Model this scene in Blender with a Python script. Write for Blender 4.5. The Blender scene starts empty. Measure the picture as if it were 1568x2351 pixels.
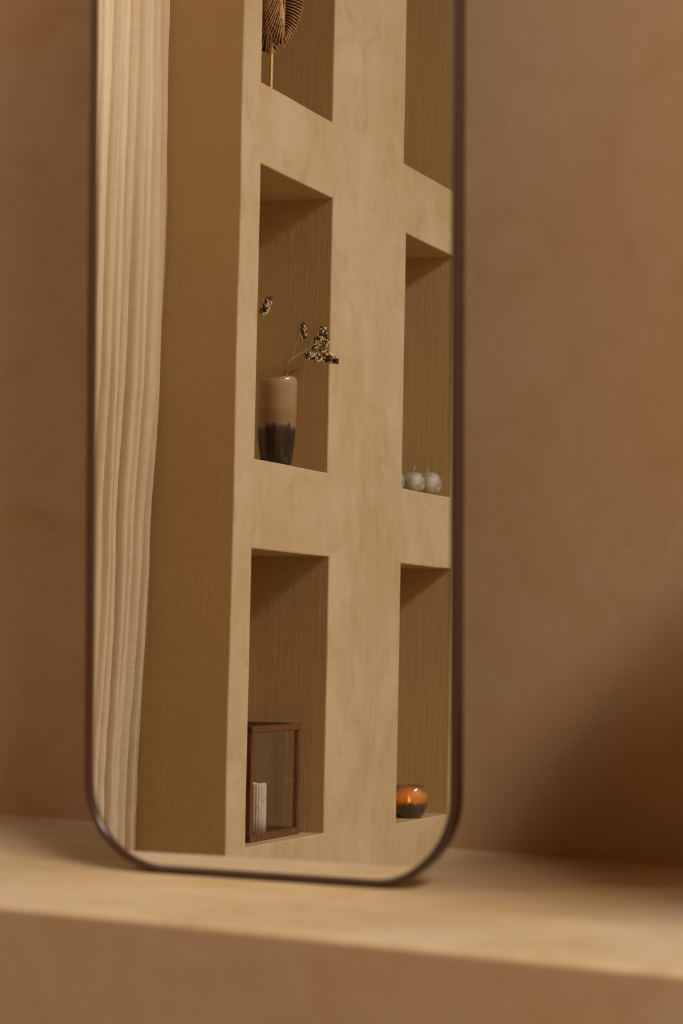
import bpy, bmesh, math, random
from mathutils import Vector, Matrix, noise
random.seed(7)
C = bpy.context.scene.collection
PI = math.pi

# ------------------------------------------------------------------ helpers
def link(o, parent=None):
    C.objects.link(o)
    if parent is not None:
        o.parent = parent
    return o

def obj(name, bm, mats, parent=None, smooth=False):
    """one mesh object; mesh coordinates are relative to the parent's origin"""
    me = bpy.data.meshes.new(name)
    bmesh.ops.recalc_face_normals(bm, faces=bm.faces)
    if smooth:
        for f in bm.faces: f.smooth = True
    bm.to_mesh(me); bm.free()
    for m in (mats if isinstance(mats, (list, tuple)) else [mats]):
        me.materials.append(m)
    return link(bpy.data.objects.new(name, me), parent)

def tag(o, label, cat, group=None):
    o['label'] = label; o['category'] = cat
    if group: o['group'] = group
    return o

def thing(name, label, cat, loc=(0, 0, 0), rot=None, group=None):
    o = bpy.data.objects.new(name, None); C.objects.link(o)
    o.empty_display_size = .05
    o.location = loc
    if rot is not None: o.rotation_euler = rot
    return tag(o, label, cat, group)

def struct(o):
    o['kind'] = 'structure'; return o

def box(bm, x0, x1, y0, y1, z0, z1, bev=0, mi=0, seg=2):
    vs = [bm.verts.new((x, y, z)) for z in (z0, z1) for y in (y0, y1) for x in (x0, x1)]
    fs = [(0, 1, 3, 2), (4, 6, 7, 5), (0, 4, 5, 1), (2, 3, 7, 6), (0, 2, 6, 4), (1, 5, 7, 3)]
    F = [bm.faces.new([vs[i] for i in f]) for f in fs]
    for f in F: f.material_index = mi
    if bev:
        es = {e for f in F for e in f.edges}
        r = bmesh.ops.bevel(bm, geom=list(es), offset=bev, segments=seg, affect='EDGES')
        for f in r['faces']: f.material_index = mi
    return bm

def lathe(bm, prof, n=48, wob=None, cx=0, cy=0, mi=0, close=True):
    """prof = [(r, z)...]; wob(ang, z) -> (radius factor, dz)"""
    rings = []
    for r, z in prof:
        ring = []
        for k in range(n):
            a = 2 * PI * k / n
            f, dz = wob(a, z) if wob else (1, 0)
            ring.append(bm.verts.new((cx + r * f * math.cos(a), cy + r * f * math.sin(a), z + dz)))
        rings.append(ring)
    for a, b in zip(rings, rings[1:]):
        for k in range(n):
            f = bm.faces.new((a[k], a[(k + 1) % n], b[(k + 1) % n], b[k])); f.material_index = mi
    if close:
        for rg in (rings[0], rings[-1]):
            if prof[rings.index(rg)][0] > 1e-6:
                f = bm.faces.new(rg); f.material_index = mi
    return bm

def tube(bm, pts, rads, n=8, mi=0):
    pts = [Vector(p) for p in pts]
    if not isinstance(rads, (list, tuple)): rads = [rads] * len(pts)
    rings = []
    ref = Vector((.31, .17, .93)).normalized()
    for i, p in enumerate(pts):
        t = (pts[min(i + 1, len(pts) - 1)] - pts[max(i - 1, 0)]).normalized()
        u = t.cross(ref)
        if u.length < .05: u = t.cross(Vector((1, 0, 0)))
        u.normalize(); v = t.cross(u)
        rings.append([bm.verts.new(p + rads[i] * (math.cos(2 * PI * k / n) * u + math.sin(2 * PI * k / n) * v)) for k in range(n)])
    for a, b in zip(rings, rings[1:]):
        for k in range(n):
            f = bm.faces.new((a[k], a[(k + 1) % n], b[(k + 1) % n], b[k])); f.material_index = mi
    for rg in (rings[0], rings[-1]):
        f = bm.faces.new(rg); f.material_index = mi
    return bm

def spline(pts, m=6):
    P = [Vector(p) for p in pts]; P = [2 * P[0] - P[1]] + P + [2 * P[-1] - P[-2]]
    out = []
    for i in range(1, len(P) - 2):
        for k in range(m):
            t = k / m
            a, b, c, d = P[i - 1:i + 3]
            out.append(.5 * (2 * b + (c - a) * t + (2 * a - 5 * b + 4 * c - d) * t * t + (3 * b - a - 3 * c + d) * t ** 3))
    out.append(P[-2]); return out

# ------------------------------------------------------------------ materials
def srgb(h):
    h = h.lstrip('#'); c = [int(h[i:i + 2], 16) / 255 for i in (0, 2, 4)]
    return tuple((x / 12.92 if x <= .04045 else ((x + .055) / 1.055) ** 2.4) for x in c) + (1,)

class NT:
    def __init__(self, name):
        self.m = bpy.data.materials.new(name); self.m.use_nodes = True
        self.t = self.m.node_tree; self.t.nodes.clear()
        self.out = self.n('ShaderNodeOutputMaterial')
    def n(self, typ, **kw):
        nd = self.t.nodes.new(typ)
        for k, v in kw.items(): setattr(nd, k, v)
        return nd
    def l(self, a, b): self.t.links.new(a, b)
    def set(self, nd, **kw):
        for k, v in kw.items():
            s = nd.inputs[k.replace('_', ' ')]
            if hasattr(v, 'is_output'): self.l(v, s)
            else: s.default_value = v
        return nd
    def coord(self, scale=(1, 1, 1), rot=(0, 0, 0)):
        tc = self.n('ShaderNodeTexCoord'); mp = self.n('ShaderNodeMapping')
        mp.inputs['Scale'].default_value = scale; mp.inputs['Rotation'].default_value = rot
        self.l(tc.outputs['Object'], mp.inputs['Vector']); return mp.outputs['Vector']
    def noise(self, vec, scale, detail=4, rough=.55, dist=0):
        nd = self.n('ShaderNodeTexNoise')
        nd.inputs['Scale'].default_value = scale; nd.inputs['Detail'].default_value = detail
        nd.inputs['Roughness'].default_value = rough; nd.inputs['Distortion'].default_value = dist
        self.l(vec, nd.inputs['Vector']); return nd.outputs['Fac']
    def ramp(self, fac, stops, interp='LINEAR'):
        r = self.n('ShaderNodeValToRGB'); r.color_ramp.interpolation = interp
        e = r.color_ramp.elements
        while len(e) < len(stops): e.new(.5)
        for i, (p, c) in enumerate(stops):
            e[i].position = p; e[i].color = c
        self.l(fac, r.inputs['Fac']); return r.outputs['Color']
    def mix(self, fac, a, b, typ='MIX'):
        m = self.n('ShaderNodeMix', data_type='RGBA', blend_type=typ)
        for s, v in ((m.inputs[0], fac), (m.inputs[6], a), (m.inputs[7], b)):
            if hasattr(v, 'is_output'): self.l(v, s)
            else: s.default_value = v
        return m.outputs[2]
    def math(self, op, a, b=0):
        m = self.n('ShaderNodeMath', operation=op)
        for s, v in zip(m.inputs, (a, b)):
            if hasattr(v, 'is_output'): self.l(v, s)
            else: s.default_value = v
        return m.outputs[0]
    def bump(self, h, strength, dist, prev=None):
        b = self.n('ShaderNodeBump'); b.inputs['Strength'].default_value = strength
        b.inputs['Distance'].default_value = dist; self.l(h, b.inputs['Height'])
        if prev is not None: self.l(prev, b.inputs['Normal'])
        return b.outputs['Normal']
    def pbr(self, **kw):
        p = self.n('ShaderNodeBsdfPrincipled'); self.set(p, **kw)
        self.l(p.outputs[0], self.out.inputs['Surface']); return p

W1 = (1, 1, 1, 1); B0 = (0, 0, 0, 1)

def plaster(name, base, pale, deep, stroke=(9, 9, 1.6), bump=.5, grit=.35, blot=1.6, pits=True, mixamt=1.0):
    t = NT(name)
    v = t.coord()
    b1 = t.noise(v, blot, 5, .6, .6)
    vs = t.coord(stroke)
    s1 = t.noise(vs, 6, 6, .62, .4)
    s2 = t.noise(vs, 22, 4, .6, .2)
    b2 = t.noise(v, 7, 5, .65, 1.2)
    col = t.mix(t.ramp(b1, [(.38, B0), (.66, W1)]), base, pale)
    col = t.mix(t.math('MULTIPLY', t.ramp(b2, [(.5, B0), (.75, W1)]), .45 * mixamt), col, deep)
    col = t.mix(t.math('MULTIPLY', t.ramp(s1, [(.42, B0), (.72, W1)]), .40 * mixamt), col, pale)
    g = t.noise(v, 260, 3, .6)
    if pits:
        p = t.noise(t.coord((1, 1, .55)), 120, 3, .7)
        pm = t.math('MULTIPLY', t.ramp(p, [(.66, B0), (.74, W1)]), t.ramp(t.noise(v, 3.1, 3), [(.48, B0), (.62, W1)]))
        col = t.mix(t.math('MULTIPLY', pm, .6), col, deep)
    n = t.bump(s1, bump * .55, .01)
    n = t.bump(s2, bump * .7, .004, n)
    n = t.bump(g, grit, .0015, n)
    t.pbr(Base_Color=col, Roughness=.86, Specular_IOR_Level=.18, Normal=n)
    return t.m

SAND, PALE, DEEP = srgb('b9a37b'), srgb('c8b594'), srgb('a4875a')
M_front = plaster('plaster_trowelled', SAND, PALE, DEEP, (7, 7, 1.3), .35, .35, 2.4)
M_brush = plaster('plaster_brushed', srgb('b89d70'), srgb('bda377'), srgb('ad8f60'), (15, 15, .6), .4, .5, 1.3, False, .35)
M_back = plaster('plaster_ochre', srgb('b08a62'), srgb('b69674'), srgb('a27a4a'), (1.2, 1.2, 1), .2, .25, 1.5, False, 1.2)
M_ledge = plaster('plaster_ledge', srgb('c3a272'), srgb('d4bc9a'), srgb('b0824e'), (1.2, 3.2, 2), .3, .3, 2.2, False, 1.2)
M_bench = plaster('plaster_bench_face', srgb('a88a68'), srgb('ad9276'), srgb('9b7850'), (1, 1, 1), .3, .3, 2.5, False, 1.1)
M_room = plaster('plaster_room', srgb('8a6e4c'), srgb('937a58'), srgb('7a5f3e'), (2, 2, 2), .2, .2, 1.2, False)

def metal(name, col, rough, met=1.0, bumpy=0):
    t = NT(name)
    kw = dict(Base_Color=col, Roughness=rough, Metallic=met)
    if bumpy:
        kw['Normal'] = t.bump(t.noise(t.coord(), 300, 3), bumpy, .001)
    t.pbr(**kw); return t.m

M_bronze = metal('frame_bronze', srgb('4a3122'), .3, .25)
M_brass = metal('brass', srgb('c09a64'), .5, .6)
t = NT('mirror_silver'); g = t.n('ShaderNodeBsdfGlossy'); t.set(g, Color=(.93, .92, .90, 1), Roughness=0.0)
t.l(g.outputs[0], t.out.inputs['Surface']); M_mirror = t.m
M_backing = metal('backing_board', srgb('3c2a1c'), .8, 0)

def thin_glass(name, tint, ior=1.5):
    t = NT(name)
    tr = t.n('ShaderNodeBsdfTransparent'); t.set(tr, Color=tint)
    gl = t.n('ShaderNodeBsdfGlossy'); t.set(gl, Color=W1, Roughness=.02)
    lw = t.n('ShaderNodeLayerWeight'); lw.inputs['Blend'].default_value = .5
    fr = t.math('ADD', t.math('MULTIPLY', t.math('POWER', lw.outputs['Facing'], 5), .9), .05)
    mx = t.n('ShaderNodeMixShader')
    t.l(fr, mx.inputs[0]); t.l(tr.outputs[0], mx.inputs[1]); t.l(gl.outputs[0], mx.inputs[2])
    t.l(mx.outputs[0], t.out.inputs['Surface']); return t.m
M_glass = thin_glass('clear_glass', (.985, .985, .98, 1))

t = NT('walnut')
vw = t.coord((14, 14, 1.5)); w = t.noise(vw, 9, 5, .6, .8)
t.pbr(Base_Color=t.ramp(w, [(.3, srgb('4c2f1c')), (.55, srgb('6f482e')), (.8, srgb('84593a'))]), Roughness=.42,
      Normal=t.bump(w, .2, .001)); M_wood = t.m
t = NT('wax_white'); w = t.noise(t.coord(), 40, 4)
t.pbr(Base_Color=t.ramp(w, [(.3, srgb('d8cfc0')), (.7, srgb('e9e3d6'))]), Roughness=.5, Subsurface_Weight=.15,
      Subsurface_Radius=(.01, .008, .005)); M_wax = t.m
M_wick = metal('wick_burnt', srgb('1b1512'), .9, 0)
M_twine = metal('wick_cotton', srgb('c9ab85'), .9, 0)
t = NT('wax_marbled'); w = t.noise(t.coord(), 38, 4, .6, .8)
t.pbr(Base_Color=t.ramp(w, [(.35, srgb('8c8571')), (.55, srgb('b3ad9a')), (.75, srgb('c6c2b2'))]), Roughness=.55,
      Normal=t.bump(w, .15, .002)); M_apple = t.m

# glazed vase: beige top, brown band, charcoal foot with drips
t = NT('vase_glaze')
tc = t.n('ShaderNodeTexCoord'); sx = t.n('ShaderNodeSeparateXYZ'); t.l(tc.outputs['Object'], sx.inputs[0])
dr = t.noise(t.coord((1, 1, .06)), 60, 4, .65)
bl = t.noise(t.coord(), 20, 4, .6, .5)
h = t.math('ADD', sx.outputs['Z'], t.math('MULTIPLY', t.math('SUBTRACT', dr, .5), .035))
h = t.math('ADD', h, t.math('MULTIPLY', t.math('SUBTRACT', bl, .5), .03))
h = t.math('DIVIDE', h, .236)
col = t.ramp(h, [(0, srgb('1e1916')), (.40, srgb('27211d')), (.445, srgb('4a382c')), (.47, srgb('8c7050')), (.62, srgb('8e7252')),
                 (.70, srgb('9a805e')), (.88, srgb('9c8462')), (1, srgb('a68f6c'))])
streak = t.math('MULTIPLY', t.ramp(t.noise(t.coord((1, 1, .05)), 75, 5, .7), [(.55, B0), (.68, W1)]), .32)
low = t.ramp(h, [(.36, W1), (.46, B0)])
col = t.mix(t.math('MULTIPLY', streak, low), col, srgb('7c6650'))
sp = t.math('MULTIPLY', t.ramp(t.noise(t.coord(), 85, 3, .6), [(.64, B0), (.70, W1)]), .5)
col = t.mix(t.math('MULTIPLY', sp, t.ramp(h, [(.42, B0), (.52, W1), (.75, W1), (.85, B0)])), col, srgb('5a4232'))
t.pbr(Base_Color=col, Roughness=.2, Coat_Weight=.5, Coat_Roughness=.08,
      Normal=t.bump(dr, .12, .002)); M_vase = t.m

# amber jar
t = NT('amber_glaze')
tc = t.n('ShaderNodeTexCoord'); sx = t.n('ShaderNodeSeparateXYZ'); t.l(tc.outputs['Object'], sx.inputs[0])
bl = t.noise(t.coord(), 34, 4, .6, .4)
h = t.math('DIVIDE', t.math('ADD', sx.outputs['Z'], t.math('MULTIPLY', t.math('SUBTRACT', bl, .5), .040)), .096)
col = t.ramp(h, [(0, srgb('5a3a1e')), (.18, srgb('3a2616')), (.40, srgb('2c1b10')), (.47, srgb('9a6026')), (.60, srgb('e0a052')),
                 (.76, srgb('e8b478')), (.84, srgb('c09878')), (1, srgb('b8967a'))])
pr = t.n('ShaderNodeBsdfPrincipled'); t.set(pr, Base_Color=col, Roughness=.15, Coat_Weight=.6, Coat_Roughness=.05)
tl = t.n('ShaderNodeBsdfTranslucent'); t.set(tl, Color=srgb('f2d2a0'))
tr = t.n('ShaderNodeBsdfTransparent'); t.set(tr, Color=srgb('eec48a'))
m1 = t.n('ShaderNodeMixShader'); t.l(t.ramp(h, [(.42, B0), (.55, (.55, .55, .55, 1))]), m1.inputs[0]); t.l(pr.outputs[0], m1.inputs[1]); t.l(tl.outputs[0], m1.inputs[2])
m2 = t.n('ShaderNodeMixShader'); t.l(t.ramp(h, [(.42, B0), (.56, (.22, .22, .22, 1)), (.80, (.22, .22, .22, 1)), (.88, (.55, .55, .55, 1))]), m2.inputs[0]); t.l(m1.outputs[0], m2.inputs[1]); t.l(tr.outputs[0], m2.inputs[2])
gl = t.n('ShaderNodeBsdfGlossy'); t.set(gl, Color=W1, Roughness=.06)
fr = t.n('ShaderNodeFresnel'); fr.inputs['IOR'].default_value = 1.5
m3 = t.n('ShaderNodeMixShader'); t.l(fr.outputs[0], m3.inputs[0]); t.l(m2.outputs[0], m3.inputs[1]); t.l(gl.outputs[0], m3.inputs[2])
t.l(m3.outputs[0], t.out.inputs['Surface']); M_amber = t.m
t = NT('flame'); e = t.n('ShaderNodeEmission'); t.set(e, Color=(1, .5, .1, 1), Strength=40)
t.l(e.outputs[0], t.out.inputs['Surface']); M_flame = t.m

M_stem = metal('stem_green', srgb('7f8a5e'), .7, 0)
M_stem_dry = metal('stem_olive', srgb('6a5a36'), .7, 0)
M_bract = metal('bract_olive', srgb('4a4022'), .8, 0)
M_floret = metal('floret_blush', srgb('e4c8a6'), .8, 0)

t = NT('leaf_bronze'); w = t.noise(t.coord(), 110, 4, .65)
t.pbr(Base_Color=t.ramp(w, [(.3, srgb('6e5236')), (.5, srgb('c49a6c')), (.75, srgb('d8b084'))]), Roughness=.5, Metallic=.35,
      Normal=t.bump(w, .5, .002)); M_leaf = t.m
M_leafback = metal('leaf_dark', srgb('3a2412'), .7, .2)

# linen curtain
t = NT('linen')
wa = t.noise(t.coord((2, 2, 60)), 10, 4, .6); wb = t.noise(t.coord((60, 60, 1.2)), 10, 4, .6)
wv = t.math('ADD', wa, wb)
col = t.ramp(wv, [(.75, srgb('d0bc9b')), (1.0, srgb('d6c3a3')), (1.25, srgb('dccaac'))])
nrm = t.bump(wv, .07, .001)
d = t.n('ShaderNodeBsdfDiffuse'); t.set(d, Color=col, Normal=nrm)
tl = t.n('ShaderNodeBsdfTranslucent'); t.set(tl, Color=col, Normal=nrm)
mx = t.n('ShaderNodeMixShader'); mx.inputs[0].default_value = .19
t.l(d.outputs[0], mx.inputs[1]); t.l(tl.outputs[0], mx.inputs[2]); t.l(mx.outputs[0], t.out.inputs['Surface']); M_linen = t.m

t = NT('stoneware_dark'); w = t.noise(t.coord(), 30, 4)
t.pbr(Base_Color=t.ramp(w, [(.3, srgb('2e1d12')), (.7, srgb('473020'))]), Roughness=.6); M_stone = t.m
t = NT('floor_cement'); w = t.noise(t.coord(), 1.5, 6)
t.pbr(Base_Color=t.ramp(w, [(.3, srgb('a48664')), (.7, srgb('b39775'))]), Roughness=.6); M_floor = t.m

# ------------------------------------------------------------------ the room
XN = -2.832          # face of the niche wall
YP = -.097           # its end face
XR, YB, YF, ZC = 4.3, 2.863, -3.2, 5.4
XA = -3.42           # wall at the back of the curtained recess

b = bmesh.new(); box(b, XA - .2, XR + .25, YF - .2, YB + .2, -.1, 0); struct(obj('floor', b, M_floor))
# ceiling with a two-light skylight
SX0, SX1, SY0, SY1 = 2.3, 3.7, -1.7, 1.5
sm = (SY0 + SY1) / 2
b = bmesh.new()
for a in ((XA - .2, SX0, YF - .2, YB + .2), (SX1, XR + .25, YF - .2, YB + .2), (SX0, SX1, YF - .2, SY0), (SX0, SX1, SY1, YB + .2)):
    box(b, *a, ZC, ZC + .25)
struct(obj('ceiling', b, M_room))
b = bmesh.new(); k = .05
for a in ((SX0, SX0 + k, SY0, SY1), (SX1 - k, SX1, SY0, SY1), (SX0 + k, SX1 - k, SY0, SY0 + k), (SX0 + k, SX1 - k, SY1 - k, SY1), (SX0 + k, SX1 - k, sm - .1, sm + .1)):
    box(b, *a, ZC + .06, ZC + .12)
struct(obj('window_1', b, M_wood))
b = bmesh.new(); box(b, XA - .2, XR + .25, YB, YB + .2, 0, ZC); struct(obj('wall_back', b, M_back))
b = bmesh.new(); box(b, XA - .2, XR + .25, YF - .2, YF, 0, ZC); struct(obj('wall_front', b, M_room))

b = bmesh.new(); box(b, XR, XR + .25, YF - .2, YB, 0, ZC); struct(obj('wall_right', b, M_room))

# recess wall behind the curtain, with its own window
VY0, VY1, VZ0, VZ1 = .25, 1.35, 1.9, 3.5
b = bmesh.new()
box(b, XA - .2, XA, YP, YB, 0, VZ0); box(b, XA - .2, XA, YP, YB, VZ1, ZC)
box(b, XA - .2, XA, YP, VY0, VZ0, VZ1); box(b, XA - .2, XA, VY1, YB, VZ0, VZ1)
struct(obj('wall_recess', b, M_room))
b = bmesh.new(); k = .05
for a in ((VY0, VY0 + k, VZ0, VZ1), (VY1 - k, VY1, VZ0, VZ1), (VY0 + k, VY1 - k, VZ0, VZ0 + k), (VY0 + k, VY1 - k, VZ1 - k, VZ1)):
    box(b, XA - .12, XA - .07, *a)
struct(obj('window_2', b, M_wood))

# niche wall: front face with openings, jambs, niche backs, end face
def niche_wall():
    bm = bmesh.new()
    D = .31
    def line(p, q, m, amp, z_ax=True):
        out = []
        for i in range(m):
            s = i / m
            y = p[0] + (q[0] - p[0]) * s; z = p[1] + (q[1] - p[1]) * s
            if i:
                j = amp * noise.noise(Vector((y * 3.1 + 7, z * 2.3, 1.7))) * 2
                if abs(p[0] - q[0]) < abs(p[1] - q[1]): y += j
                else: z += j * .6
            out.append((y, z))
        return out
    def loop(corners, m, amp):
        pts = []
        for i in range(4): pts += line(corners[i], corners[(i + 1) % 4], m[i % len(m)], amp)
        return pts
    loops = []
    Z = .99
    holes = []
    cols = [[((-.211, -.704, 1.207, 1.95)), (-.219, -.718, .2575, 1.001), (-.214, -.742, -.708, .0325)],
            [((-1.274, -1.742, 1.204, 1.95)), (-1.304, -1.750, .255, 1.0025), (-1.310, -1.776, -.7185, .035)],
            [((-2.36, -2.82, 1.204, 1.95)), (-2.37, -2.83, .255, 1.0), (-2.37, -2.84, -.718, .035)]]
    for col in cols:
        for y0, y1, z0, z1 in col:
            holes.append(loop([(y0, z0 + Z), (y1, z0 + Z), (y1, z1 + Z), (y0, z1 + Z)], (3, 6), .0016))
    RB = .004
    left = line((YP, ZC), (YP, 0), 34, .005) + [(YP, 0)]
    outer = [(y - RB, z) for y, z in left] + [(YF, 0), (YF, ZC)]
    def mitre(pts):
        cy = sum(p[0] for p in pts) / len(pts); cz = sum(p[1] for p in pts) / len(pts); out = []
        n = len(pts)
        for i in range(n):
            a, p, c = pts[i - 1], pts[i], pts[(i + 1) % n]
            ns = []
            for u, v in ((a, p), (p, c)):
                d = Vector((v[0] - u[0], v[1] - u[1])).normalized(); q = Vector((d.y, -d.x))
                if q.dot(Vector((p[0] - cy, p[1] - cz))) < 0: q = -q
                ns.append(q)
            m = (ns[0] + ns[1]); m = m / max(.5, m.dot(ns[0])); out.append(m)
        return out
    edges = []; hv = []
    def mk(pts, x):
        vs = [bm.verts.new((x, y, z)) for y, z in pts]
        es = [bm.edges.new((vs[i], vs[(i + 1) % len(vs)])) for i in range(len(vs))]
        return vs, es
    ov, oe = mk(outer, XN); edges += oe
    for h in holes:
        mt = mitre(h)
        v, e = mk([(p[0] + RB * m.x, p[1] + RB * m.y) for p, m in zip(h, mt)], XN); edges += e
        hv.append((h, mt, v))
    r = bmesh.ops.triangle_fill(bm, edges=edges, use_beauty=True)
    for f in [g for g in r['geom'] if isinstance(g, bmesh.types.BMFace)]: f.material_index = 0
    def strip(a, b_, mi, closed=True, sm=False):
        n = len(a)
        for i in range(n if closed else n - 1):
            f = bm.faces.new((a[i], a[(i + 1) % n], b_[(i + 1) % n], b_[i])); f.material_index = mi
    for h, mt, v in hv:
        r1 = [bm.verts.new((XN - .293 * RB, p[0] + .293 * RB * m.x, p[1] + .293 * RB * m.y)) for p, m in zip(h, mt)]
        r2 = [bm.verts.new((XN - RB, p[0], p[1])) for p in h]
        bk = [bm.verts.new((XN - D, p[0], p[1])) for p in h]
        strip(v, r1, 0); strip(r1, r2, 0); strip(r2, bk, 1)
        f = bm.faces.new(bk); f.material_index = 1
    ev = ov[:len(left)]
    r1 = [bm.verts.new((XN - .293 * RB, y - .293 * RB, z)) for y, z in left]
    r2 = [bm.verts.new((XN - RB, y, z)) for y, z in left]
    bk = [bm.verts.new((XA - .2, YP, z)) for y, z in left]
    strip(ev, r1, 0, False); strip(r1, r2, 0, False); strip(r2, bk, 1, False)
    return bm
struct(obj('wall_left', niche_wall(), [M_front, M_brush]))

# plaster ledge along the back wall
def ledge():
    bm = bmesh.new()
    x0, x1, n = XA, XR, 70
    prof = [(2.25, 0), (2.25, .484), (2.25, .492), (2.2505, .496), (2.2525, .4992), (2.256, .5008), (2.261, .501), (2.27, .501), (2.863, .501)]
    rows = []
    for i in range(n + 1):
        x = x0 + (x1 - x0) * i / n; row = []
        for j, (y, z) in enumerate(prof):
            a = noise.noise(Vector((x * 2.3, 3.1, 0))) * .004 + noise.noise(Vector((x * 9, 1.3, 0))) * .0015
            if j < 8: y += a * (.3 if j == 0 else 1)
            if 2 < j < 8: z += noise.noise(Vector((x * 5, 9.1, 0))) * .0012
            row.append(bm.verts.new((x, y, z)))
        rows.append(row)
    for a, c in zip(rows, rows[1:]):
        for j in range(len(prof) - 1):
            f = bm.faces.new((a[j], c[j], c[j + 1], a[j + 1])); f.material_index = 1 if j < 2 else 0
            f.smooth = True
    return bm
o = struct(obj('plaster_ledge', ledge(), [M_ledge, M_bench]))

# ------------------------------------------------------------------ mirror
nv = Vector((0.08267792, -0.9959558, 0.03516256)).normalized()      # towards the room
um = (Vector((0, 0, 1)) - nv.z * nv).normalized(); xm = um.cross(nv).normalized()
if xm.x < 0: xm = -xm
P0 = Vector((-1.60057876, 2.53276515, .51075042)) - .020 * xm
mirror = thing('mirror', 'tall rounded mirror with thin dark bronze frame standing on the plaster ledge', 'mirror')
MM = Matrix.Translation(P0) @ Matrix((xm, -nv, um)).transposed().to_4x4()
mirror.matrix_world = MM
HW, HT, RR = .252, 1.62, .106
def rr_loop(hw, z0, z1, r, n=16):
    pts = []
    for cx, cz, a0 in ((hw - r, z0 + r, -PI / 2), (hw - r, z1 - r, 0), (-hw + r, z1 - r, PI / 2), (-hw + r, z0 + r, PI)):
        for k in range(n + 1):
            a = a0 + PI / 2 * k / n
            pts.append((cx + r * math.cos(a), cz + r * math.sin(a)))
    return pts
b = bmesh.new()
b.faces.new([b.verts.new((x, 0, z)) for x, z in rr_loop(HW + .001, -.001, HT + .001, RR + .001)])
obj('mirror_glass', b, M_mirror, mirror)
b = bmesh.new()      # frame: profile swept round the outline (local y: minus = towards room)
prof = [(0, .004), (0, -.0045), (.001, -.006), (.006, -.0065), (.0075, -.0055), (.008, -.003), (.008, .018), (.006, .0195), (0, .0195), (-.002, .004)]
rings = []
for d, y in prof:
    rings.append([b.verts.new((x, y, z)) for x, z in rr_loop(HW + d, -d, HT + d, RR + d)])
nn = len(rings[0])
for i in range(len(prof)):
    p, q = rings[i], rings[(i + 1) % len(prof)]
    for k in range(nn):
        f = b.faces.new((p[k], p[(k + 1) % nn], q[(k + 1) % nn], q[k])); f.smooth = True
obj('frame', b, M_bronze, mirror)
b = bmesh.new()
pa = [b.verts.new((x, .005, z)) for x, z in rr_loop(HW, 0, HT, RR)]; pb = [b.verts.new((x, .017, z)) for x, z in rr_loop(HW, 0, HT, RR)]
b.faces.new(pa); b.faces.new(pb)
for k in range(nn): b.faces.new((pa[k], pa[(k + 1) % nn], pb[(k + 1) % nn], pb[k]))
obj('backing', b, M_backing, mirror)
b = bmesh.new(); tube(b, [(0, .019, .75), (0, .255, .004)], .012, 10)
obj('easel_strut', b, M_bronze, mirror)

# dark stoneware jar at the right-hand end of the ledge (its shade falls into view)
jar = thing('stoneware_jar', 'wide-shouldered dark stoneware jar on a narrow foot at the right end of the plaster ledge', 'jar', (-.808, 2.53, .501))
b = bmesh.new()
lathe(b, [(.06, 0), (.068, .006), (.078, .05), (.10, .14), (.135, .26), (.172, .38), (.195, .48), (.20, .54), (.19, .60), (.155, .64), (.115, .66), (.10, .675), (.105, .69), (.095, .69), (.09, .675), (.10, .655),
          (.15, .63), (.18, .595), (.189, .54), (.183, .48), (.16, .38), (.125, .24), (.09, .14), (.05, .03)], 48)
obj('body', b, M_stone, jar, True)

# ------------------------------------------------------------------ curtain
curt = thing('curtain', 'pale linen curtain hanging in folds beside the plastered wall end, seen in the mirror', 'curtain', (0, 0, 0))
XE = [(3.3, -3.030), (2.39, -3.030), (2.06, -3.028), (1.73, -3.028), (1.405, -3.032), (1.19, -3.043), (1.08, -3.0475), (1.03, -3.0475), (.98, -3.047), (.80, -3.053), (.65, -3.060), (.49, -3.070), (.29, -3.072), (.02, -3.074)]
def xe(z):
    if z >= XE[0][0]: return XE[0][1]
    for (a, p), (c, q) in zip(XE, XE[1:]):
        if c <= z <= a: return q + (p - q) * (z - c) / (a - c)
    return XE[-1][1]
def fold(y, z):
    d = y + .0955                                     # distance from the right-hand edge
    low = min(1, max(0, (2.15 - z) / 1.0))           # pleats gather lower down
    dd = d + .016 * noise.noise(Vector((d * 3, z * .9, 2))) + .003 * noise.noise(Vector((d * 9, z * 4, 8)))
    a1 = math.sin(dd * 2 * PI / .115 + .8); 
    ph = dd / .0275 + .9 * noise.noise(Vector((d * 6, z * .30, 5))) + .25 * noise.noise(Vector((d * 20, z * 1.3, 15)))
    u = ph - math.floor(ph) - .5
    m2 = max(.15, .75 + 1.3 * noise.noise(Vector((math.floor(ph) * 3.7, z * .7, 21))))
    groove = math.exp(-(u / .18) ** 2)
    f = (.010 + .002 * low) * a1 - (.0045 + .0205 * low) * m2 * groove
    f += .010 * noise.noise(Vector((d * 7, z * .6, 4))) + .004 * noise.noise(Vector((d * 30, z * 1.7, 11))) * (.5 + low)
    f += .0018 * noise.noise(Vector((d * 70, z * 5, 3)))
    if z < .9: f += .008 * (.9 - z) * noise.noise(Vector((d * 30 + z * 6, z * 11, 6)))
    return f * min(1, d / .025 + .15)
b = bmesh.new(); ny, nz = 460, 200; rows = []
for j in range(nz + 1):
    z = .02 + 3.24 * j / nz; row = []
    for i in range(ny + 1):
        d = 1.05 * (i / ny); y = -.0955 + d
        flare = .03 * max(0, .9 - z) * math.exp(-d / .12)
        row.append(b.verts.new((xe(z) - .010 + fold(y, z) - .0 * flare, y, z)))
    rows.append(row)
for a, c in zip(rows, rows[1:]):
    for i in range(ny):
        f = b.faces.new((a[i], a[i + 1], c[i + 1], c[i])); f.smooth = True
obj('fabric', b, M_linen, curt)
b = bmesh.new(); rows = []        # the turned-back hem behind the leading edge
for j in range(61):
    z = .02 + 1.0 * j / 60; w = .012 * min(1, max(0, (.72 - z) / .25))
    rows.append([b.verts.new((xe(z) - .012 + w * s, -.089, z)) for s in (0, .9, 1.0)] )
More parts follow.
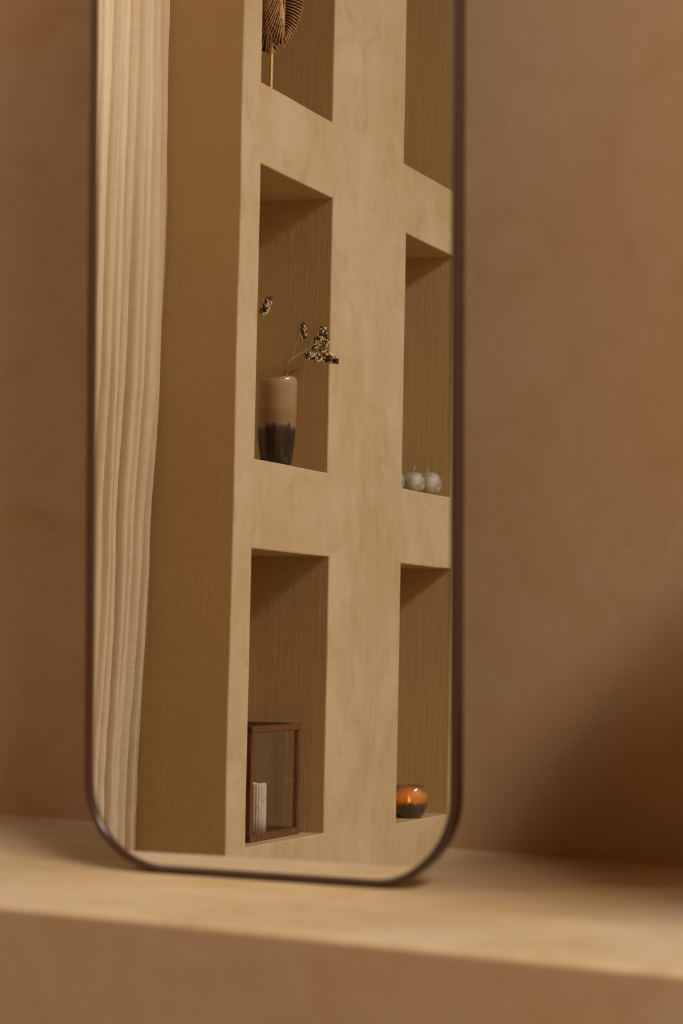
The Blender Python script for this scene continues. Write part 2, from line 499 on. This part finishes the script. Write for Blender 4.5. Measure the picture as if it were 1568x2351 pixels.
for a, c in zip(rows, rows[1:]):
    for i in range(2): b.faces.new((a[i], a[i + 1], c[i + 1], c[i]))
obj('hem', b, M_linen, curt)
b = bmesh.new(); tube(b, [(-3.045, -.09, 3.28), (-3.045, 1.2, 3.28)], .012, 12); obj('curtain_rod', b, M_bronze, curt)

# ------------------------------------------------------------------ vase and dried stems
vase = thing('vase', 'tall glazed vase, beige above and charcoal below, holding dried stems in a niche', 'vase', (-2.9075, -.5340, .99 + .2575))
def vw(a, z):
    return 1 + .025 * math.sin(2 * a + z * 20) + .012 * math.sin(3 * a + 1), .004 * math.sin(a + 2.1) * (z / .236) ** 6 + .0025 * math.sin(3 * a) * (z / .236) ** 6
b = bmesh.new()
lathe(b, [(.030, 0), (.0375, .001), (.040, .006), (.0440, .03), (.0480, .07), (.0505, .115), (.0517, .16), (.0526, .195), (.0540, .215), (.0540, .226), (.0520, .233), (.0485, .2365),
          (.0455, .234), (.044, .225), (.0445, .20), (.044, .12), (.038, .03), (.02, .012), (.0005, .012)], 56, vw)
obj('body', b, M_vase, vase, True)

def head(bm, p, q, r, seed):
    """flower spike: olive bracts under tight blush florets"""
    rnd = random.Random(seed); p, q = Vector(p), Vector(q); ax = (q - p); L = ax.length; ax.normalize()
    u = ax.cross(Vector((.2, .3, 1))).normalized(); v = ax.cross(u)
    tube(bm, [p + ax * L * s for s in (0, .3, .7, 1)], [r * .4, r * .62, r * .5, r * .12], 8, 0)
    N = int(22 + L * 1100)
    for i in range(N):
        s = (i + rnd.random()) / N; a = rnd.random() * 2 * PI
        rr = r * 1.12 * (.95 - .55 * s ** 2) * (.62 + .5 * rnd.random()) * (.75 + .25 * min(1, s * 5))
        c = p + ax * L * s + rr * (math.cos(a) * u + math.sin(a) * v)
        pale = rnd.random() < .62 and rr > r * .5
        sz = r * rnd.uniform(.22, .38)
        m = Matrix.Translation(c) @ Matrix.Rotation(rnd.random() * 6, 4, ax) @ Matrix.Diagonal((sz, sz * rnd.uniform(.7, 1), sz * rnd.uniform(.9, 1.5), 1))
        rr_ = bmesh.ops.create_icosphere(bm, subdivisions=1, radius=1, matrix=m)
        for vv in rr_['verts']:
            for f in vv.link_faces: f.material_index = 1 if pale else 0; f.smooth = True
def stem_thing(label, base, stems, heads, mat):
    base = Vector(base)
    s = thing('dried_flower_stem', label, 'dried flower', base, None, 'dried flower stems in the glazed vase')
    for pts, r in stems:
        b = bmesh.new(); P = spline(pts, 6)
        tube(b, [p - base for p in P], [r * (1 - .35 * i / len(P)) for i in range(len(P))], 8); obj('stem', b, mat, s, True)
    for i, (p, q, r) in enumerate(heads):
        b = bmesh.new(); head(b, Vector(p) - base, Vector(q) - base, r, len(label) + 13 * i); obj('flower_head', b, [M_bract, M_floret], s)
FL = .99 + .2575 + .02
stem_thing('dried stem leaning furthest right out of the glazed vase, past the niche edge', (-2.905, -.55, FL),
    [([(-2.905, -.55, FL), (-2.89, -.5539, 1.47), (-2.86, -.5403, 1.5055), (-2.84, -.56, 1.521), (-2.825, -.6021, 1.5369)], .0014)],
    [((-2.835, -.5538, 1.5462), (-2.81, -.6426, 1.5426), .010), ((-2.815, -.63, 1.553), (-2.775, -.63, 1.5373), .012), ((-2.83, -.66, 1.5705), (-2.82, -.66, 1.5498), .009)], M_stem_dry)
stem_thing('green dried stem arching right from the glazed vase, with a thin side twig', (-2.91, -.54, FL),
    [([(-2.91, -.54, FL), (-2.90, -.555, 1.47), (-2.885, -.5376, 1.5081), (-2.875, -.5509, 1.537), (-2.86, -.6194, 1.569), (-2.845, -.6524, 1.5937), (-2.84, -.6706, 1.6075)], .0017),
     ([(-2.875, -.548, 1.5344), (-2.887, -.6035, 1.5772), (-2.89, -.6388, 1.6049)], .0010)],
    [((-2.84, -.6676, 1.6036), (-2.835, -.6723, 1.6357), .012), ((-2.845, -.6643, 1.6057), (-2.863, -.665, 1.5761), .010), ((-2.83, -.68, 1.6037), (-2.845, -.69, 1.5754), .010), ((-2.89, -.6636, 1.6033), (-2.89, -.6612, 1.6488), .0088)], M_stem)
stem_thing('dried stem leaning left in the glazed vase, its spike peeking past the niche edge', (-2.915, -.535, FL),
    [([(-2.915, -.535, FL), (-2.939, -.532, 1.47), (-2.955, -.521, 1.499), (-2.992, -.480, 1.520), (-2.955, -.4869, 1.6452), (-2.955, -.5209, 1.6624)], .0013)],
    [((-2.955, -.53, 1.6594), (-2.932, -.53, 1.6985), .0125)], M_stem_dry)

# ------------------------------------------------------------------ lantern and candle
ZF = .99 - .7080
LY0, LY1, LX1 = -.338, -.687, -2.880
LW, LD, LH = LY0 - LY1, .20, .292
lan = thing('glass_lantern', 'dark wooden framed glass lantern, open on top, in the lowest niche', 'lantern', (LX1 - LD / 2, (LY0 + LY1) / 2, ZF), (0, 0, math.radians(-1.0)))
hx, hy, pw = LD / 2, LW / 2, .020
for sx in (-1, 1):
    for sy in (-1, 1):
        b = bmesh.new(); cx, cy = sx * (hx - .006), sy * (hy - pw / 2)
        box(b, cx - .006, cx + .006, cy - pw / 2, cy + pw / 2, .004, LH, .0012); obj('post', b, M_wood, lan)
for z0, z1, nm in ((0, .018, 'bottom_rail'), (LH - .016, LH + .002, 'top_rail')):
    for s in (-1, 1):
        b = bmesh.new(); box(b, s * (hx - .0055) - .0075, s * (hx - .0055) + .0075, -hy, hy, z0, z1, .002)
        obj(nm, b, M_wood, lan)
        b = bmesh.new(); box(b, -hx + .0135, hx - .0135, s * (hy - .006) - .0065, s * (hy - .006) + .0065, z0, z1, .002)
        obj(nm, b, M_wood, lan)
b = bmesh.new(); box(b, -hx + .012, hx - .012, -hy + .012, hy - .012, .002, .007); obj('base_panel', b, M_wood, lan)
for s in (-1, 1):
    b = bmesh.new(); box(b, s * (hx - .006) - .001, s * (hx - .006) + .001, -hy + pw - .002, hy - pw + .002, .016, LH - .014); obj('glass_pane', b, M_glass, lan)
    b = bmesh.new(); box(b, -hx + .010, hx - .010, s * (hy - .008) - .001, s * (hy - .008) + .001, .016, LH - .014); obj('glass_pane', b, M_glass, lan)

can = thing('pillar_candle', 'white fluted pillar candle with a burnt wick inside the wooden lantern', 'candle', (-2.950, -.552, ZF + .007))
CH = .131; CR = .0255
def cw(a, z): return (1 + (.075 * abs(math.cos(11 * a)) - .045 if z < CH - .006 and a is not None else 0), .0022 * math.sin(2 * a + 1) * (1 if z > CH - .012 else 0))
b = bmesh.new()
lathe(b, [(.0, 0), (CR, 0), (CR, CH * .3), (CR, CH * .6), (CR, CH - .008), (CR * .99, CH - .003), (CR * .94, CH), (CR * .84, CH - .0015), (CR * .7, CH - .009), (CR * .4, CH - .013), (.0, CH - .014)], 144, cw)
rnd = random.Random(3)
for i in range(9):                                    # wax drips
    a = rnd.random() * 2 * PI; z = rnd.uniform(.012, CH - .02)
    bmesh.ops.create_uvsphere(b, u_segments=8, v_segments=6, radius=1, matrix=Matrix.Translation((CR * math.cos(a), CR * math.sin(a), z)) @ Matrix.Diagonal((.002, .002, rnd.uniform(.002, .006), 1)))
obj('wax', b, M_wax, can, True)
b = bmesh.new(); tube(b, [(0, 0, CH - .0145), (.0005, 0, CH - .006), (.003, -.001, CH - .001)], [.0013, .0012, .001], 8); obj('wick', b, M_wick, can, True)

# ------------------------------------------------------------------ apple candles
def apple(loc, r, sq, lean, label):
    a = thing('apple_candle', label, 'candle', loc, None, 'apple shaped candles in the right niche')
    pr = []
    for k in range(25):
        th = PI * k / 24; rad = math.sin(th) ** .92 * r * (1 + .06 * math.cos(th)) ; z = -math.cos(th) * r * sq
        dent = .22 * r * math.exp(-(rad / (.33 * r)) ** 2)
        z = z - dent if th > PI / 2 else z + dent * .7
        pr.append((max(rad, .0004), z))
    z0 = min(p[1] for p in pr); pr = [(q, z - z0) for q, z in pr]
    b = bmesh.new(); lathe(b, pr, 40, lambda t, z: (1 + .02 * math.cos(5 * t) + .015 * math.sin(2 * t + 1), 0)); obj('wax_body', b, M_apple, a, True)
    top = pr[-1][1]
    b = bmesh.new(); tube(b, [(0, 0, top - .004), (lean[0] * .4, lean[1] * .4, top + .012), (lean[0], lean[1], top + .024)], [.0016, .0016, .0014], 8); obj('wick', b, M_twine, a, True)
ZA = .99 + .2552
apple((-2.887, -1.553, ZA), .0365, .97, (.006, -.003), 'grey marbled apple candle in front, beside the niche edge')
apple((-2.870, -1.650, ZA), .0385, 1.02, (-.007, 0), 'grey marbled apple candle on the right, the taller of the pair')
apple((-2.940, -1.520, ZA), .0375, 1.0, (.0, .004), 'grey marbled apple candle mostly hidden behind the niche edge')

# ------------------------------------------------------------------ amber jar with a lit tealight
JC = (-2.885, -1.564, .99 - .7187)
aj = thing('candle_jar', 'amber and dark brown glass candle jar glowing in the lowest right niche', 'candle jar', JC)
b = bmesh.new()
lathe(b, [(.0, .0), (.034, 0), (.042, .004), (.051, .018), (.0555, .036), (.0565, .055), (.0545, .072), (.050, .085), (.0455, .0935), (.0435, .096),
          (.0415, .094), (.047, .083), (.0515, .070), (.0530, .055), (.0515, .036), (.046, .018), (.036, .007), (.0, .006)], 56)
obj('glass', b, M_amber, aj, True)
tl_ = thing('tealight', 'small lit tealight burning inside the amber glass jar', 'candle', (JC[0] + .004, JC[1] + .008, JC[2] + .0065))
b = bmesh.new(); lathe(b, [(.0, 0), (.019, 0), (.019, .03), (.017, .03), (.016, .028), (.0, .028)], 32); obj('wax', b, M_wax, tl_, True)
b = bmesh.new(); tube(b, [(0, 0, .027), (0, 0, .034)], .0008, 6); obj('wick', b, M_wick, tl_)
b = bmesh.new(); lathe(b, [(.0003, .032), (.003, .036), (.0042, .042), (.003, .050), (.0012, .056), (.0002, .060)], 16); obj('flame', b, M_flame, tl_, True)

# ------------------------------------------------------------------ leaf ornament
right = Vector((.92, -.39, 0)).normalized(); toward = Vector((.39, .92, 0)).normalized(); upv = Vector((0, 0, 1))
orn = thing('leaf_ornament', 'ribbed bronze leaf ornament on a slim brass rod in the topmost niche', 'ornament', (-2.94, -.5238, .99 + 1.2072))
OB = Vector(orn.location)
def leaf(tip, outline_r, outline_l, nr, nl, seed, k=.00114):
    """fan of ribs off a midrib; outlines run from the lower tip up each side (right, up) in rib units"""
    rnd = random.Random(seed); bm = bmesh.new(); c = Vector(tip) - OB
    def P(u, w, d=0): return c + right * u * k + upv * w * k + toward * d
    def along(pl, s):
        L = [0]
        for a, q in zip(pl, pl[1:]): L.append(L[-1] + math.hypot(q[0] - a[0], q[1] - a[1]))
        x = s * L[-1]
        for i in range(len(pl) - 1):
            if x <= L[i + 1] + 1e-9:
                f = (x - L[i]) / (L[i + 1] - L[i]); return (pl[i][0] + (pl[i + 1][0] - pl[i][0]) * f, pl[i][1] + (pl[i + 1][1] - pl[i][1]) * f)
        return pl[-1]
    H = outline_r[-1][1]
    for i in range(nr):
        u1, w1 = along(outline_r, (i + .5) / nr)
        w0 = w1 + (25 * (1 - i / nr) - 4 * (i / nr)) * min(1, u1 / 8)
        w0 = min(max(w0, 2), H)
        pts = [P(u1 * q / 6, w0 + (w1 - w0) * (q / 6) ** 1.5, .007 * math.sin(PI * q / 7) + .0008 * rnd.random()) for q in range(7)]
        tube(bm, pts, [.0011, .0016, .0020, .0023, .0024, .0024, .0014], 7)
    for i in range(nl):
        u1, w1 = along(outline_l, (i + .5) / nl)
        w0 = min(w1 + 70 + 60 * (1 - abs(2 * i / nl - .6)) * rnd.uniform(.8, 1.1), H)
        u0 = -1.5 - .12 * abs(u1)
        pts = [P(u0 + (u1 - u0) * (q / 6) ** 1.6, w0 + (w1 - w0) * (q / 6) ** .9, .004 + .007 * math.sin(PI * q / 7) + .0025 * rnd.random()) for q in range(7)]
        tube(bm, pts, [.0012, .0017, .0020, .0021, .0022, .0022, .0014], 7)
    tube(bm, [P(0, 0, .004), P(0, H * .5, .007), P(0, H, .004)], [.002, .0028, .002], 8)
    web = [along(outline_r, q / 30) for q in range(31)] + [along(outline_l, q / 30) for q in range(29, 0, -1)]
    fr = [bm.verts.new(P(u * .9, w * .93 + 8, -.001)) for u, w in web]; bk_ = [bm.verts.new(P(u * .9, w * .93 + 8, -.004)) for u, w in web]
    bm.faces.new(fr).material_index = 1; bm.faces.new(bk_).material_index = 1
    for i in range(len(web)):
        bm.faces.new((fr[i], fr[(i + 1) % len(web)], bk_[(i + 1) % len(web)], bk_[i])).material_index = 1
    return bm
OR = [(0, 0), (12, 15), (27, 40), (37, 65), (44, 92), (46, 115), (45, 145), (40, 185), (30, 225), (16, 255), (0, 275)]
OL = [(0, 0), (-7, 1), (-13, 5), (-22, 12), (-33, 29), (-40, 47), (-45, 70), (-48, 110), (-46, 160), (-38, 205), (-24, 245), (0, 275)]
OR2 = [(0, 0), (10, 2), (17, 5), (24, 16), (30, 40), (32, 80), (28, 130), (16, 180), (0, 210)]
OL2 = [(-u, w) for u, w in OR2]
obj('leaf_plate', leaf((-2.9075, -.5275, 2.3628), OR, OL, 38, 34, 5), [M_leaf, M_leafback], orn)
obj('leaf_plate', leaf((-2.962, -.5505, 2.3520), OR2, OL2, 20, 20, 9), [M_leaf, M_leafback], orn)
b = bmesh.new(); lathe(b, [(.0, 0), (.028, 0), (.028, .004), (.026, .006), (.0, .006)], 32); obj('stand_base', b, M_brass, orn, True)
b = bmesh.new(); r0 = .0042
vs = []
for z in (.005, .27):
    vs.append([b.verts.new(right * a * r0 + toward * c * r0 + upv * z) for a, c in ((-1.3, .3), (-.2, 1), (1, .5), (.3, -1))])
for k in range(4): b.faces.new((vs[0][k], vs[0][(k + 1) % 4], vs[1][(k + 1) % 4], vs[1][k]))
b.faces.new(vs[0]); b.faces.new(vs[1]); obj('stand_rod', b, M_brass, orn)

# ------------------------------------------------------------------ light
def area(name, loc, size, size_y, power, col, direction):
    l = bpy.data.lights.new(name, 'AREA'); l.shape = 'RECTANGLE'; l.size = size; l.size_y = size_y; l.energy = power; l.color = col
    o = bpy.data.objects.new(name, l); C.objects.link(o); o.location = loc
    o.rotation_euler = Vector(direction).to_track_quat('-Z', 'Y').to_euler(); return o
WARM = (1.0, .985, .95)
for yc in ((SY0 + sm) / 2, (sm + SY1) / 2):
    area('skylight_daylight', ((SX0 + SX1) / 2, yc, ZC + .05), SX1 - SX0 - .12, (SY1 - SY0) / 2 - .15, 270, WARM, (0, 0, -1))
area('recess_daylight', (XA - .05, (VY0 + VY1) / 2, (VZ0 + VZ1) / 2), VY1 - VY0 - .1, VZ1 - VZ0 - .1, 24, WARM, (1, 0, 0))

w = bpy.data.worlds.new('World'); bpy.context.scene.world = w; w.use_nodes = True
w.node_tree.nodes['Background'].inputs[0].default_value = (1, .88, .72, 1); w.node_tree.nodes['Background'].inputs[1].default_value = .6

# ------------------------------------------------------------------ camera
cam = bpy.data.cameras.new('camera'); co = bpy.data.objects.new('camera', cam); C.objects.link(co)
R = ((0.8597856225638024, 0.5105314450628712, -0.011239521101518692),
     (-0.004127884132628115, -0.015060884445668998, -0.9998780577311924),
     (-0.5106384668286972, 0.8597271737951121, -0.010841717258198269))
m = Matrix((Vector(R[0]), -Vector(R[1]), -Vector(R[2]))).transposed().to_4x4(); m.translation = (0, 0, .99)
co.matrix_world = m
cam.sensor_fit = 'HORIZONTAL'; cam.sensor_width = 24; cam.lens = 5559 / 1568 * 24
cam.clip_start = .05; cam.clip_end = 50
cam.dof.use_dof = True; cam.dof.focus_distance = 6.2; cam.dof.aperture_fstop = 5.6; cam.dof.aperture_blades = 0
bpy.context.scene.camera = co

vs_ = bpy.context.scene.view_settings
vs_.view_transform = 'Standard'; vs_.look = 'None'; vs_.exposure = 0; vs_.gamma = 1; vs_.use_curve_mapping = False
